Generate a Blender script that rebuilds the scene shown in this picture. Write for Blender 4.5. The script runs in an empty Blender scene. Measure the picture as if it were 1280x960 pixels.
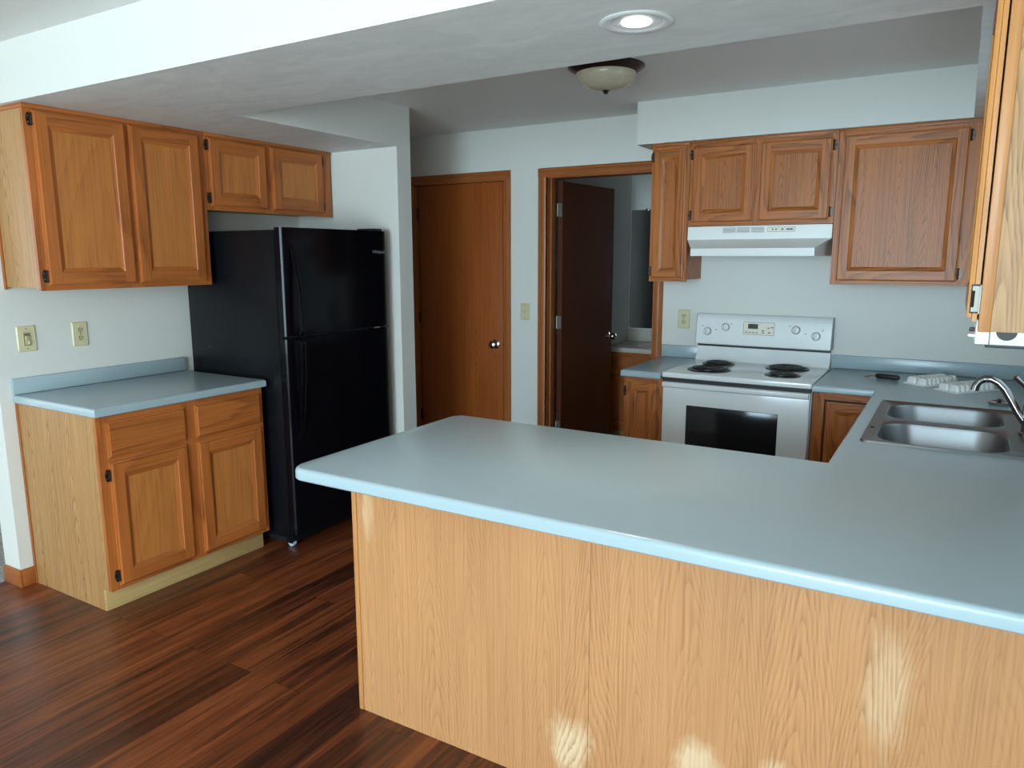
import bpy, bmesh, math, random
from mathutils import Vector, Matrix
random.seed(7)
S = bpy.context.scene
COL = S.collection
V = Vector

# ------------------------------------------------------------------ camera
cd = bpy.data.cameras.new('camera'); cam = bpy.data.objects.new('camera', cd); COL.objects.link(cam)
cR = V((0.8577954, 0.5139890, -0.0015193)); cU = V((-0.0859149, 0.1462964, 0.9855029)); cF = V((-0.5067599, 0.8452294, -0.1696517))
M = Matrix((cR, cU, -cF)).transposed().to_4x4(); M.translation = V((3.676673, -4.488809, 1.535447))
cam.matrix_world = M
cd.sensor_width = 36; cd.lens = 926.6013 / 1280 * 36; cd.clip_start = 0.02
S.camera = cam

# ------------------------------------------------------------------ view, world, lights
S.view_settings.view_transform = 'Standard'; S.view_settings.look = 'None'
S.view_settings.gamma = 1; S.view_settings.use_curve_mapping = False
S.view_settings.exposure = 0.06
w = bpy.data.worlds.new('sky'); S.world = w; w.use_nodes = True
wb = w.node_tree.nodes['Background']; wb.inputs[0].default_value = (0.75, 0.88, 1, 1); wb.inputs[1].default_value = 0.6


def area(name, loc, direction, sx, sy, power, col, spread=180):
    l = bpy.data.lights.new(name, 'AREA'); l.shape = 'RECTANGLE'; l.size = sx; l.size_y = sy; l.energy = power; l.color = col; l.spread = math.radians(spread)
    o = bpy.data.objects.new(name, l); COL.objects.link(o); o.location = loc
    o.rotation_euler = V(direction).to_track_quat('-Z', 'Y').to_euler()
    return o


sun = bpy.data.lights.new('sun', 'SUN'); sun.energy = 12.0; sun.angle = math.radians(0.6); sun.color = (1, 0.92, 0.80)
so = bpy.data.objects.new('sun', sun); COL.objects.link(so); so.rotation_euler = V((0.15, 0.72, -0.68)).to_track_quat('-Z', 'Y').to_euler()
# daylight through the dining-room window behind the camera, the living-room window and the window over the sink, plus an added side fill
area('daylight_dining', (3.0, -8.05, 1.25), (0, 1, 0), 1.7, 1.9, 270, (0.63, 0.865, 1.0))
area('fill_side', (4.0, -6.3, 1.35), (-1, 0, 0), 2.2, 1.6, 50, (1.0, 0.92, 0.80))  # added warm fill lamp, no window here; brightens the left cabinets and wall
area('daylight_living', (-3.4, -5.2, 1.3), (1, 0, 0), 3.0, 1.7, 40, (0.88, 0.96, 1.0))
area('daylight_sink', (4.05, -1.37, 1.58), (-1, 0, -0.3), 1.05, 0.95, 2.5, (0.60, 0.87, 1.0), 150)


# ------------------------------------------------------------------ materials
def srgb(r, g, b):
    f = lambda c: (c / 255 / 12.92) if c / 255 <= 0.04045 else ((c / 255 + 0.055) / 1.055) ** 2.4
    return (f(r), f(g), f(b), 1)


class N:
    def __init__(s, name):
        s.m = bpy.data.materials.new(name); s.m.use_nodes = True; s.t = s.m.node_tree
        s.b = s.t.nodes['Principled BSDF']

    def n(s, typ, **k):
        x = s.t.nodes.new(typ)
        for a, v in k.items(): setattr(x, a, v)
        return x

    def l(s, a, b): s.t.links.new(a, b)

    def ramp(s, fac, stops, interp='LINEAR'):
        r = s.n('ShaderNodeValToRGB'); r.color_ramp.interpolation = interp
        e = r.color_ramp.elements
        while len(e) < len(stops): e.new(0.5)
        for i, (p, c) in enumerate(stops): e[i].position = p; e[i].color = c if len(c) == 4 else (*c, 1)
        s.l(fac, r.inputs[0]); return r.outputs[0]

    def math(s, op, a, b=None, c=None):
        x = s.n('ShaderNodeMath', operation=op)
        for i, v in enumerate((a, b, c)):
            if v is None: continue
            if isinstance(v, (int, float)): x.inputs[i].default_value = v
            else: s.l(v, x.inputs[i])
        return x.outputs[0]

    def mix(s, fac, a, b, mode='MIX'):
        x = s.n('ShaderNodeMix', data_type='RGBA', blend_type=mode)
        for i, v in ((0, fac), (6, a), (7, b)):
            if isinstance(v, (int, float)): x.inputs[i].default_value = v
            elif isinstance(v, (tuple, list)): x.inputs[i].default_value = v if len(v) == 4 else (*v, 1)
            else: s.l(v, x.inputs[i])
        return x.outputs[2]

    def coord(s, scale=(1, 1, 1), loc=(0, 0, 0), rot=(0, 0, 0), src='Object'):
        tc = s.n('ShaderNodeTexCoord'); mp = s.n('ShaderNodeMapping')
        mp.inputs['Location'].default_value = loc; mp.inputs['Scale'].default_value = scale; mp.inputs['Rotation'].default_value = rot
        s.l(tc.outputs[src], mp.inputs[0]); return mp.outputs[0]

    def noise(s, vec, scale, detail=2, rough=0.5, dist=0.0, dims='3D', w=None):
        x = s.n('ShaderNodeTexNoise', noise_dimensions=dims); x.inputs['Scale'].default_value = scale
        x.inputs['Detail'].default_value = detail; x.inputs['Roughness'].default_value = rough; x.inputs['Distortion'].default_value = dist
        s.l(vec, x.inputs['Vector'])
        if w is not None: s.l(w, x.inputs['W'])
        return x.outputs[0]

    def bump(s, h, strength, dist=0.002):
        b = s.n('ShaderNodeBump'); b.inputs['Strength'].default_value = strength; b.inputs['Distance'].default_value = dist
        s.l(h, b.inputs['Height']); s.l(b.outputs[0], s.b.inputs['Normal'])


def plain(name, col, rough=0.5, metal=0.0, spec=0.5, emit=None, mott=0.0, coat=0.0):
    k = N(name); b = k.b
    b.inputs['Base Color'].default_value = col; b.inputs['Roughness'].default_value = rough
    b.inputs['Metallic'].default_value = metal; b.inputs['Specular IOR Level'].default_value = spec
    if coat: b.inputs['Coat Weight'].default_value = coat; b.inputs['Coat Roughness'].default_value = 0.08
    if mott:
        v = k.coord()
        n = k.noise(v, 60, 3)
        c2 = tuple(min(1, x * (1 - mott)) for x in col[:3])
        k.l(k.mix(n, col, c2), b.inputs['Base Color'])
        k.l(k.math('MULTIPLY_ADD', n, 0.12, rough - 0.06), b.inputs['Roughness'])
    if emit: b.inputs['Emission Color'].default_value = emit[0]; b.inputs['Emission Strength'].default_value = emit[1]
    return k.m


def oak(name, base, dark, horiz=False, rings=9.0, amount=0.55, width=3.2, rough=0.38, repeat=0.0, worn=None, seed=0.0, stretch=0.13, arch=0.0):
    """Oak: long closed growth-ring contours (cathedrals), fine pores along the grain."""
    k = N(name); b = k.b
    st = (stretch, stretch, 1) if horiz else (1, 1, stretch)
    v = k.coord(st, loc=(seed, seed * 1.7, seed * .6))
    n1 = k.noise(v, width, 1.5, 0.45, 0.25)
    if arch:   # plain-sawn veneer: columns of nested peaked arches
        sp = k.n('ShaderNodeSeparateXYZ'); k.l(k.coord(), sp.inputs[0])
        u_ = k.math('ADD', sp.outputs[0], sp.outputs[1])
        u_ = k.math('ADD', k.math('ADD', u_, seed), k.math('MULTIPLY_ADD', k.noise(k.coord((3.5, 3.5, 1.2), loc=(seed, 0, 0)), 1.0, 2), 0.16, -0.08))
        xx = k.math('ABSOLUTE', k.math('SUBTRACT', k.math('MODULO', k.math('ADD', u_, 40 * arch), arch), arch / 2))
        xx = k.math('SQRT', k.math('MULTIPLY_ADD', xx, xx, 0.00008))
        cell = k.math('FLOOR', k.math('DIVIDE', k.math('ADD', u_, 40 * arch), arch))
        ph = k.math('FRACT', k.math('MULTIPLY', k.math('SINE', k.math('MULTIPLY', cell, 12.9898)), 437.58))
        f_ = k.math('ADD', k.math('MULTIPLY', sp.outputs[2], rings), k.math('MULTIPLY', xx, 100.0))
        f_ = k.math('ADD', k.math('ADD', f_, k.math('MULTIPLY', ph, 5.0)), k.math('MULTIPLY', k.noise(k.coord((7, 7, 1.4), loc=(0, seed, 0)), 1.0, 2), 4.0))
        f_ = k.math('ADD', f_, k.math('MULTIPLY', k.noise(k.coord((160, 160, 4)), 1.0, 2), 0.55))
        r = k.math('FRACT', f_)
    else:
        r = k.math('FRACT', k.math('ADD', k.math('MULTIPLY', n1, rings), k.math('MULTIPLY', k.noise(k.coord((4, 4, 160) if horiz else (160, 160, 4)), 1.0, 2), 0.45)))
    line = k.ramp(r, [(0.0, (1, 1, 1)), (0.22, (0.55, 0.55, 0.55)), (0.60, (0.05, 0.05, 0.05)), (0.93, (0, 0, 0)), (1.0, (0.9, 0.9, 0.9))])
    fs = (2.2, 2.2, 130) if horiz else (130, 130, 2.2)
    f = k.noise(k.coord(fs), 1.0, 3, 0.6)
    fib = k.ramp(f, [(0.38, (1, 1, 1)), (0.56, (0, 0, 0))])
    tone = k.noise(k.coord((0.6, 0.6, 5) if horiz else (5, 5, 0.6), loc=(3, 1, seed)), 1.0, 2)
    b.inputs['Specular IOR Level'].default_value = 0.36
    bd = tuple(base[i] * 0.80 for i in range(3)) + (1,)
    bl = tuple(min(1, base[i] * 1.12) for i in range(3)) + (1,)
    c = k.mix(tone, bd, bl)
    g = k.math('MULTIPLY', k.math('MULTIPLY_ADD', fib, 0.50, 0.58), line)
    if arch:
        pm = k.noise(k.coord((6, 6, 0.9), loc=(seed, 2, 0)), 1.0, 2)
        g = k.math('MULTIPLY', g, k.ramp(pm, [(0.34, (0.35, 0.35, 0.35)), (0.58, (1, 1, 1))]))
    c = k.mix(k.math('MULTIPLY', g, amount), c, dark)
    c = k.mix(k.math('MULTIPLY', fib, 0.16 + amount * 0.12), c, dark)
    rg = rough
    if worn:
        wm = None
        nz = k.noise(k.coord((9, 9, 5)), 2.0, 3, 0.6)
        nf = k.noise(k.coord((60, 60, 4)), 1.0, 2, 0.6)
        vv = k.coord()
        for (px, py, pz, rx, rz, s) in worn:
            mp = k.n('ShaderNodeMapping'); k.l(vv, mp.inputs[0])
            mp.inputs['Location'].default_value = (-px / rx, 0, -pz / rz); mp.inputs['Scale'].default_value = (1 / rx, 0, 1 / rz)
            ln = k.n('ShaderNodeVectorMath', operation='LENGTH'); k.l(mp.outputs[0], ln.inputs[0])
            d = k.math('ADD', ln.outputs['Value'], k.math('MULTIPLY_ADD', nz, 1.1, -0.55))
            d = k.math('ADD', d, k.math('MULTIPLY_ADD', nf, 0.5, -0.25))
            mk = k.math('MULTIPLY', k.ramp(d, [(0.45, (1, 1, 1)), (1.1, (0, 0, 0))]), s)
            wm = mk if wm is None else k.math('MAXIMUM', wm, mk)
        pale = k.mix(g, srgb(226, 198, 160), srgb(176, 140, 98))
        c = k.mix(wm, c, pale)
        rg = k.math('MULTIPLY_ADD', wm, 0.3, rough)
    k.l(c, b.inputs['Base Color'])
    if isinstance(rg, float): b.inputs['Roughness'].default_value = rg
    else: k.l(rg, b.inputs['Roughness'])
    k.bump(fib, 0.12, 0.0006)
    return k.m


HON, HOND = srgb(184, 106, 50), srgb(108, 54, 22)          # honey oak: doors and face frames
VEN, VEND = srgb(188, 142, 90), srgb(120, 78, 42)         # pale veneer: end panels
OV = oak('oak_upright_grain', HON, HOND, seed=1.3)
OH = oak('oak_level_grain', HON, HOND, horiz=True, seed=2.1)
OP = oak('oak_door_panel', srgb(198, 124, 62), HOND, rings=8, amount=0.25, width=4.0, seed=4.2, stretch=0.16)
OPB = oak('oak_figured_panel', srgb(188, 110, 50), srgb(84, 44, 18), rings=14, amount=1.0, arch=0.16, seed=6.2, stretch=0.16)
OVB = oak('oak_upright_coarse', srgb(188, 110, 50), srgb(96, 52, 24), rings=14, amount=0.8, width=7, seed=3.3)
OHB = oak('oak_level_coarse', srgb(188, 110, 50), srgb(96, 52, 24), horiz=True, rings=14, amount=0.8, width=7, seed=5.3)
OVR = oak('oak_upright_amber', srgb(206, 140, 68), srgb(150, 88, 36), rings=7, amount=0.4, seed=4.4)
OVN = oak('oak_upright_light', srgb(200, 138, 80), srgb(150, 90, 44), rings=7, amount=0.35, seed=8.1)
VE = oak('oak_veneer_end', VEN, VEND, rings=11, amount=0.85, arch=0.17, seed=2.6, stretch=0.12, rough=0.42)
VEP = oak('oak_veneer_peninsula', srgb(198, 143, 95), srgb(140, 92, 54), rings=11, amount=0.52, arch=0.135, seed=9.4, stretch=0.12, rough=0.42,
          worn=[(-0.17, 0, 0.155, 0.075, 0.12, 0.75), (0.20, 0, 0.22, 0.08, 0.10, 0.7), (0.615, 0, 0.57, 0.06, 0.18, 0.42), (0.39, 0, 0.28, 0.05, 0.05, 0.45), (-0.91, 0, 0.73, 0.03, 0.12, 0.35)])
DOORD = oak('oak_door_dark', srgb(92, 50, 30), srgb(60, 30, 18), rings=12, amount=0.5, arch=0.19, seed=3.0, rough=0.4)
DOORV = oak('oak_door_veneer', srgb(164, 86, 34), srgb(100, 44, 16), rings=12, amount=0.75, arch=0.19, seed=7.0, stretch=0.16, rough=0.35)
CAS = oak('oak_casing', srgb(168, 98, 48), srgb(108, 56, 24), rings=6, amount=0.35, seed=5.5)
CASH = oak('oak_casing_level', srgb(168, 98, 48), srgb(108, 56, 24), horiz=True, rings=6, amount=0.35, seed=5.9)
TOE = oak('oak_toe_board', srgb(196, 166, 112), srgb(150, 118, 70), horiz=True, rings=6, amount=0.3, seed=1.9)
DARKIN = plain('cabinet_shadow_gap', srgb(60, 36, 20), 0.7)


def mat_floor():
    k = N('floor_planks'); b = k.b
    v = k.coord(rot=(0, 0, math.radians(90)))
    br = k.n('ShaderNodeTexBrick', offset=0.37, offset_frequency=2, squash=1)
    br.inputs['Color1'].default_value = (0, 0, 0, 1); br.inputs['Color2'].default_value = (1, 1, 1, 1); br.inputs['Mortar'].default_value = (0, 0, 0, 1)
    br.inputs['Scale'].default_value = 1; br.inputs['Mortar Size'].default_value = 0.0012; br.inputs['Mortar Smooth'].default_value = 0.1
    br.inputs['Bias'].default_value = 0.0; br.inputs['Brick Width'].default_value = 1.55; br.inputs['Row Height'].default_value = 0.127
    k.l(v, br.inputs['Vector'])
    sep = k.n('ShaderNodeSeparateColor'); k.l(br.outputs['Color'], sep.inputs[0]); pl = sep.outputs[0]
    W = k.math('MULTIPLY', pl, 17.0)
    n = k.noise(k.coord((22, 1.1, 1)), 1.0, 5, 0.68, 0.9, '4D', W)
    n2 = k.noise(k.coord((70, 2.2, 1)), 1.0, 3, 0.6, 0.0, '4D', W)
    t = k.math('ADD', k.math('MULTIPLY', n, 0.80), k.math('MULTIPLY', n2, 0.30))
    t = k.math('ADD', t, k.math('MULTIPLY_ADD', pl, 0.15, -0.085))
    c = k.ramp(t, [(0.36, srgb(40, 21, 14)), (0.47, srgb(74, 37, 22)), (0.58, srgb(112, 57, 31)), (0.74, srgb(150, 84, 46))])
    c = k.mix(br.outputs['Fac'], c, srgb(30, 16, 11))
    k.l(c, b.inputs['Base Color'])
    k.l(k.math('MULTIPLY_ADD', n, 0.16, 0.24), b.inputs['Roughness'])
    b.inputs['Specular IOR Level'].default_value = 0.5
    k.bump(k.math('ADD', k.math('MULTIPLY', br.outputs['Fac'], -1.0), k.math('MULTIPLY', n2, 0.2)), 0.25, 0.001)
    return k.m


def mat_wall(name, col, swirl=0.0):
    k = N(name); b = k.b
    n = k.noise(k.coord(), 180, 3, 0.6)
    c = k.mix(n, col, tuple(x * 0.97 for x in col[:3]))
    h = n
    if swirl:
        s = k.noise(k.coord((1, 2.4, 1)), 3.2, 5, 0.65, 1.2)
        c = k.mix(k.ramp(s, [(0.38, (0, 0, 0)), (0.68, (1, 1, 1))]), tuple(x * (1 - swirl) for x in col[:3]), tuple(min(1, x * (1 + swirl * .4)) for x in col[:3]))
        h = k.math('ADD', n, s)
    k.l(c, b.inputs['Base Color']); b.inputs['Roughness'].default_value = 0.62
    b.inputs['Specular IOR Level'].default_value = 0.3
    k.bump(h, 0.12, 0.002)
    return k.m


def under(b, m):
    i = b.mi(m)
    for f in b.bm.faces:
        f.normal_update()
        if f.normal.z < -0.5: f.material_index = i
    return b


FLOOR = mat_floor()
WALL = mat_wall('wall_paint', (0.70, 0.70, 0.66, 1))
CEIL = mat_wall('ceiling_paint', (0.80, 0.795, 0.765, 1))
BEAMM = mat_wall('beam_paint', (0.80, 0.795, 0.77, 1), 0.10)
k = N('carpet'); vv = k.noise(k.coord(), 90, 3, 0.7)
k.l(k.ramp(vv, [(0.35, srgb(120, 118, 112)), (0.65, srgb(190, 188, 182))]), k.b.inputs['Base Color']); k.b.inputs['Roughness'].default_value = 0.95; k.bump(vv, 0.8, 0.01)
CARPET = k.m
LAM = plain('counter_laminate', (0.345, 0.435, 0.47, 1), 0.26)
ENAM = plain('white_enamel', (0.80, 0.83, 0.83, 1), 0.18, coat=0.4)
ENAM2 = plain('white_plastic', (0.80, 0.81, 0.79, 1), 0.35)
GREYP = plain('grey_plastic', srgb(150, 152, 150), 0.45)
PANELW = plain('cream_control_panel', srgb(228, 222, 204), 0.4)
BLK = plain('black_appliance', (0.003, 0.003, 0.005, 1), 0.13, spec=0.16)
BLKS = plain('black_appliance_side', (0.005, 0.006, 0.008, 1), 0.28, spec=0.2)
RUB = plain('black_rubber', (0.012, 0.012, 0.013, 1), 0.5)
COIL = plain('black_coil', (0.014, 0.013, 0.013, 1), 0.38)
OVG = plain('oven_glass', (0.010, 0.012, 0.014, 1), 0.12, spec=0.35)
LCD = plain('clock_glass', (0.03, 0.035, 0.035, 1), 0.15)
INK = plain('printed_grey', srgb(96, 104, 110), 0.6)
BRZ = plain('bronze_hinge', srgb(70, 60, 54), 0.32, 0.8)
PEW = plain('pewter_hinge', srgb(120, 116, 108), 0.45, 0.8)
CHR = plain('chrome', (0.30, 0.285, 0.28, 1), 0.12, 1.0)
NICK = plain('satin_nickel', (0.50, 0.47, 0.42, 1), 0.2, 1.0)
IVO = plain('ivory_plastic', srgb(206, 198, 162), 0.38)
IVO2 = plain('ivory_plastic_shade', srgb(190, 180, 140), 0.38)
SLOT = plain('dark_slot', srgb(40, 34, 26), 0.6)
DBR = plain('dark_bronze_pan', srgb(46, 32, 24), 0.38, 0.5)
ALAB = plain('alabaster_glass', srgb(206, 196, 172), 0.22, mott=0.22)
BRASS = plain('brass', srgb(190, 160, 90), 0.3, 1.0)
FLR = plain('lamp_reflector', (0.9, 0.9, 0.9, 1), 0.25)
LENS = plain('lamp_lens', (1, 1, 1, 1), 0.4, emit=((1, 0.98, 0.93, 1), 6.0))
MIRR = plain('mirror_glass', (0.55, 0.58, 0.60, 1), 0.02, 1.0)
CULT = plain('cultured_marble', srgb(214, 208, 194), 0.25, mott=0.06)
BADGE = plain('badge_grey', srgb(120, 122, 126), 0.4)
BLUEP = plain('pale_blue_plastic', srgb(170, 196, 214), 0.3)
k = N('stainless'); n = k.noise(k.coord((4, 160, 160)), 1.0, 2)
k.b.inputs['Base Color'].default_value = (0.25, 0.262, 0.275, 1); k.b.inputs['Metallic'].default_value = 1
k.l(k.math('MULTIPLY_ADD', n, 0.10, 0.33), k.b.inputs['Roughness']); k.b.inputs['Anisotropic'].default_value = 0.3
STEEL = k.m


# ------------------------------------------------------------------ mesh helpers
class B:
    def __init__(s, *mats): s.bm = bmesh.new(); s.mats = list(mats)

    def mi(s, m):
        if m is None: return 0
        if m not in s.mats: s.mats.append(m)
        return s.mats.index(m)

    def face(s, vs, m=None):
        f = s.bm.faces.new([v if isinstance(v, bmesh.types.BMVert) else s.bm.verts.new(v) for v in vs]); f.material_index = s.mi(m); return f

    def box(s, x0, x1, y0, y1, z0, z1, m=None, bev=0.0, seg=2):
        t = bmesh.new()
        bmesh.ops.create_cube(t, size=1, matrix=Matrix.Translation(((x0 + x1) / 2, (y0 + y1) / 2, (z0 + z1) / 2)) @ Matrix.Diagonal((abs(x1 - x0), abs(y1 - y0), abs(z1 - z0), 1)))
        if bev: bmesh.ops.bevel(t, geom=t.edges[:], offset=bev, segments=seg, affect='EDGES', profile=0.5)
        s.add(t, m); return s

    def add(s, t, m=None, mat=None):
        i = s.mi(m)
        for f in t.faces: f.material_index = i
        if mat is not None: bmesh.ops.transform(t, matrix=mat, verts=t.verts)
        me = bpy.data.meshes.new('tmp'); t.to_mesh(me); t.free(); s.bm.from_mesh(me); bpy.data.meshes.remove(me)

    def rings(s, rings, m=None, cap0=True, cap1=True, mats=None):
        """skin a list of closed vertex loops (same count)"""
        L = [[s.bm.verts.new(p) for p in r] for r in rings]
        n = len(L[0])
        for a in range(len(L) - 1):
            for i in range(n):
                f = s.bm.faces.new((L[a][i], L[a][(i + 1) % n], L[a + 1][(i + 1) % n], L[a + 1][i])); f.material_index = s.mi(mats[a] if mats else m)
        if cap0: f = s.bm.faces.new(L[0][::-1]); f.material_index = s.mi(mats[0] if mats else m)
        if cap1: f = s.bm.faces.new(L[-1]); f.material_index = s.mi(mats[-1] if mats else m)
        return L

    def lathe(s, c, axis, prof, m=None, seg=28, cap0=True, cap1=True, mats=None):
        """prof = [(radius, distance along axis)]"""
        a = V(axis).normalized(); u = a.orthogonal().normalized(); w_ = a.cross(u); c = V(c)
        R = [[c + a * h + (u * math.cos(2 * math.pi * i / seg) + w_ * math.sin(2 * math.pi * i / seg)) * max(r, 1e-5) for i in range(seg)] for r, h in prof]
        s.rings(R, m, cap0, cap1, mats); return s

    def tube(s, pts, r, m=None, seg=10, flat=1.0, up=None):
        pts = [V(p) for p in pts]; n = len(pts); rr = r if isinstance(r, (list, tuple)) else [r] * n
        R = []; prev = None
        for i, p in enumerate(pts):
            t = (pts[min(i + 1, n - 1)] - pts[max(i - 1, 0)]).normalized()
            if up is not None: u = (V(up) - t * V(up).dot(t)).normalized()
            elif prev is None: u = t.orthogonal().normalized()
            else: u = (prev - t * prev.dot(t)).normalized()
            prev = u; w_ = t.cross(u)
            R.append([p + (u * math.cos(2 * math.pi * k_ / seg) + w_ * math.sin(2 * math.pi * k_ / seg) * flat) * rr[i] for k_ in range(seg)])
        s.rings(R, m); return s

    def prism(s, poly, ax, a0, a1, m=None, bev=0.0):
        """poly in the two other axes (cyclic order), extruded along ax"""
        def P(p, a):
            return {'x': (a, p[0], p[1]), 'y': (p[0], a, p[1]), 'z': (p[0], p[1], a)}[ax]
        t = bmesh.new()
        l0 = [t.verts.new(P(p, a0)) for p in poly]; l1 = [t.verts.new(P(p, a1)) for p in poly]
        t.faces.new(l0); t.faces.new(l1[::-1]); n = len(poly)
        for i in range(n): t.faces.new((l0[(i + 1) % n], l0[i], l1[i], l1[(i + 1) % n]))
        bmesh.ops.recalc_face_normals(t, faces=t.faces)
        if bev: bmesh.ops.bevel(t, geom=t.edges[:], offset=bev, segments=2, affect='EDGES', profile=0.5)
        s.add(t, m); return s

    def build(s, name, parent=None, smooth=True, recalc=True, **props):
        if recalc: bmesh.ops.recalc_face_normals(s.bm, faces=s.bm.faces)
        loc = V(parent['_loc']) if parent is not None and '_loc' in parent else (V(parent.get('_off')) if parent is not None and parent.get('_off') is not None else V((0, 0, 0)))
        if parent is None:
            zs = [v.co for v in s.bm.verts]
            lo = V([min(c[i] for c in zs) for i in range(3)]); hi = V([max(c[i] for c in zs) for i in range(3)])
            loc = V(((lo.x + hi.x) / 2, (lo.y + hi.y) / 2, lo.z))
        bmesh.ops.translate(s.bm, vec=-loc, verts=s.bm.verts)
        me = bpy.data.meshes.new(name); s.bm.to_mesh(me); s.bm.free()
        for m in s.mats: me.materials.append(m)
        o = bpy.data.objects.new(name, me); COL.objects.link(o)
        if smooth:
            for p in me.polygons: p.use_smooth = True
            try: me.set_sharp_from_angle(angle=math.radians(32))
            except Exception: pass
        if parent is None: o.location = loc
        else: o.parent = parent
        o['_loc'] = tuple(loc)
        for a, v in props.items(): o[a] = v
        return o


def thing(name, loc, label, cat, group=None, **props):
    o = bpy.data.objects.new(name, None); COL.objects.link(o); o.location = loc; o['_loc'] = tuple(loc)
    o.empty_display_size = 0.1
    if label: o['label'] = label
    if cat: o['category'] = cat
    if group: o['group'] = group
    for a, v in props.items(): o[a] = v
    return o


def tag(o, label, cat, group=None):
    o['label'] = label; o['category'] = cat
    if group: o['group'] = group
    return o


def struct(o): o['kind'] = 'structure'; return o


def quad(b, pts, m): b.face([V(p) for p in pts], m)


def front(b, O, u, n, w_, h, t=0.017, frame=0.058, mv=None, mh=None, mp=None, drop=0.009, slope=0.017, slab=False):
    """A lipped cabinet door (stiles, rails, bevelled recessed panel) or drawer front. O lower corner on the face frame, u width dir, n outward."""
    O, u, n = V(O), V(u), V(n); z = V((0, 0, 1))
    P = lambda a, c, d: O + u * a + z * c + n * d
    def loop(i, d): return [P(i, i, d), P(w_ - i, i, d), P(w_ - i, h - i, d), P(i, h - i, d)]
    outer = [(0.0, 0.0), (0.0, t * 0.45), (0.006, t * 0.55), (0.008, t)]
    for (i0, d0), (i1, d1) in zip(outer, outer[1:]):
        a, c = loop(i0, d0), loop(i1, d1)
        for j in range(4): quad(b, (a[j], a[(j + 1) % 4], c[(j + 1) % 4], c[j]), mv if j % 2 else mh)
    quad(b, loop(0, 0)[::-1], mv)
    e = 0.008
    if slab:
        quad(b, loop(e, t), mh); return
    f = frame
    quad(b, (P(e, e, t), P(f, e, t), P(f, h - e, t), P(e, h - e, t)), mv)
    quad(b, (P(w_ - f, e, t), P(w_ - e, e, t), P(w_ - e, h - e, t), P(w_ - f, h - e, t)), mv)
    quad(b, (P(f, e, t), P(w_ - f, e, t), P(w_ - f, f, t), P(f, f, t)), mh)
    quad(b, (P(f, h - f, t), P(w_ - f, h - f, t), P(w_ - f, h - e, t), P(f, h - e, t)), mh)
    inner = [(f, t), (f + 0.003, t - 0.003), (f + 0.003 + slope, t - drop)]
    for (i0, d0), (i1, d1) in zip(inner, inner[1:]):
        a, c = loop(i0, d0), loop(i1, d1)
        for j in range(4): quad(b, (a[j], a[(j + 1) % 4], c[(j + 1) % 4], c[j]), mv if j % 2 else mh)
    quad(b, loop(inner[-1][0], inner[-1][1]), mp)


def hinge(parent, O, u, n, m=BRZ, h=0.056, name='hinge'):
    """Semi-wrap hinge: oval leaf on the face frame with a knuckle barrel along the door edge. u points from the door toward the frame."""
    O, u, n = V(O), V(u), V(n); z = V((0, 0, 1)); b = B(m)
    pts = []
    for i in range(14):
        a = 2 * math.pi * i / 14
        pts.append((0.011 + 0.010 * math.cos(a), (h / 2) * math.sin(a) * (0.82 + 0.18 * abs(math.sin(a)))))
    b.rings([[O + u * p + z * q + n * d for p, q in pts] for d in (0.0005, 0.003)])
    b.tube([O + u * 0.004 + n * 0.008 + z * (-h * 0.36), O + u * 0.004 + n * 0.008 + z * (h * 0.36)], 0.0042, m, 8)
    b.lathe(O + u * 0.004 + n * 0.008 + z * (h * 0.36), (0, 0, 1), [(0.0042, 0), (0.0055, 0.003), (0.0, 0.008)], m, 8)
    b.lathe(O + u * 0.004 + n * 0.008 - z * (h * 0.36), (0, 0, -1), [(0.0042, 0), (0.0055, 0.003), (0.0, 0.008)], m, 8)
    for q in (-0.012, 0.012): b.lathe(O + u * 0.014 + z * q + n * 0.003, n, [(0.0035, 0), (0.003, 0.0012), (0.0, 0.0016)], PEW, 8)
    return b.build(name, parent)


def rect_arc(pts_r, seg=6):
    """closed polygon [(x,y,r)] -> points with rounded corners"""
    out = []; n = len(pts_r)
    for i in range(n):
        x, y, r = pts_r[i]; p = V((x, y, 0)); a = V((*pts_r[i - 1][:2], 0)); c = V((*pts_r[(i + 1) % n][:2], 0))
        if r <= 0: out.append((x, y)); continue
        da, dc = (a - p).normalized(), (c - p).normalized(); ang = da.angle(dc); t = r / math.tan(ang / 2)
        ctr = p + (da + dc).normalized() * (r / math.sin(ang / 2)); s0 = p + da * t - ctr; s1 = p + dc * t - ctr
        tot = s0.angle(s1); sgn = 1 if s0.cross(s1).z > 0 else -1
        for k_ in range(seg + 1):
            q = ctr + Matrix.Rotation(sgn * tot * k_ / seg, 3, 'Z') @ s0; out.append((q.x, q.y))
    return out


def inset(poly, d, mask=None):
    n = len(poly); ar = sum(poly[i][0] * poly[(i + 1) % n][1] - poly[(i + 1) % n][0] * poly[i][1] for i in range(n)); sg = 1 if ar > 0 else -1
    out = []
    for i in range(n):
        p = V(poly[i]); a = V(poly[i - 1]); c = V(poly[(i + 1) % n]); e1 = (p - a).normalized(); e2 = (c - p).normalized()
        n1 = V((-e1.y, e1.x)) * sg; n2 = V((-e2.y, e2.x)) * sg; m = (n1 + n2)
        m = m / max(0.2, (m.dot(m) / 2)) if m.length > 1e-6 else n1
        out.append(tuple(p + m * d))
    return out


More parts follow.
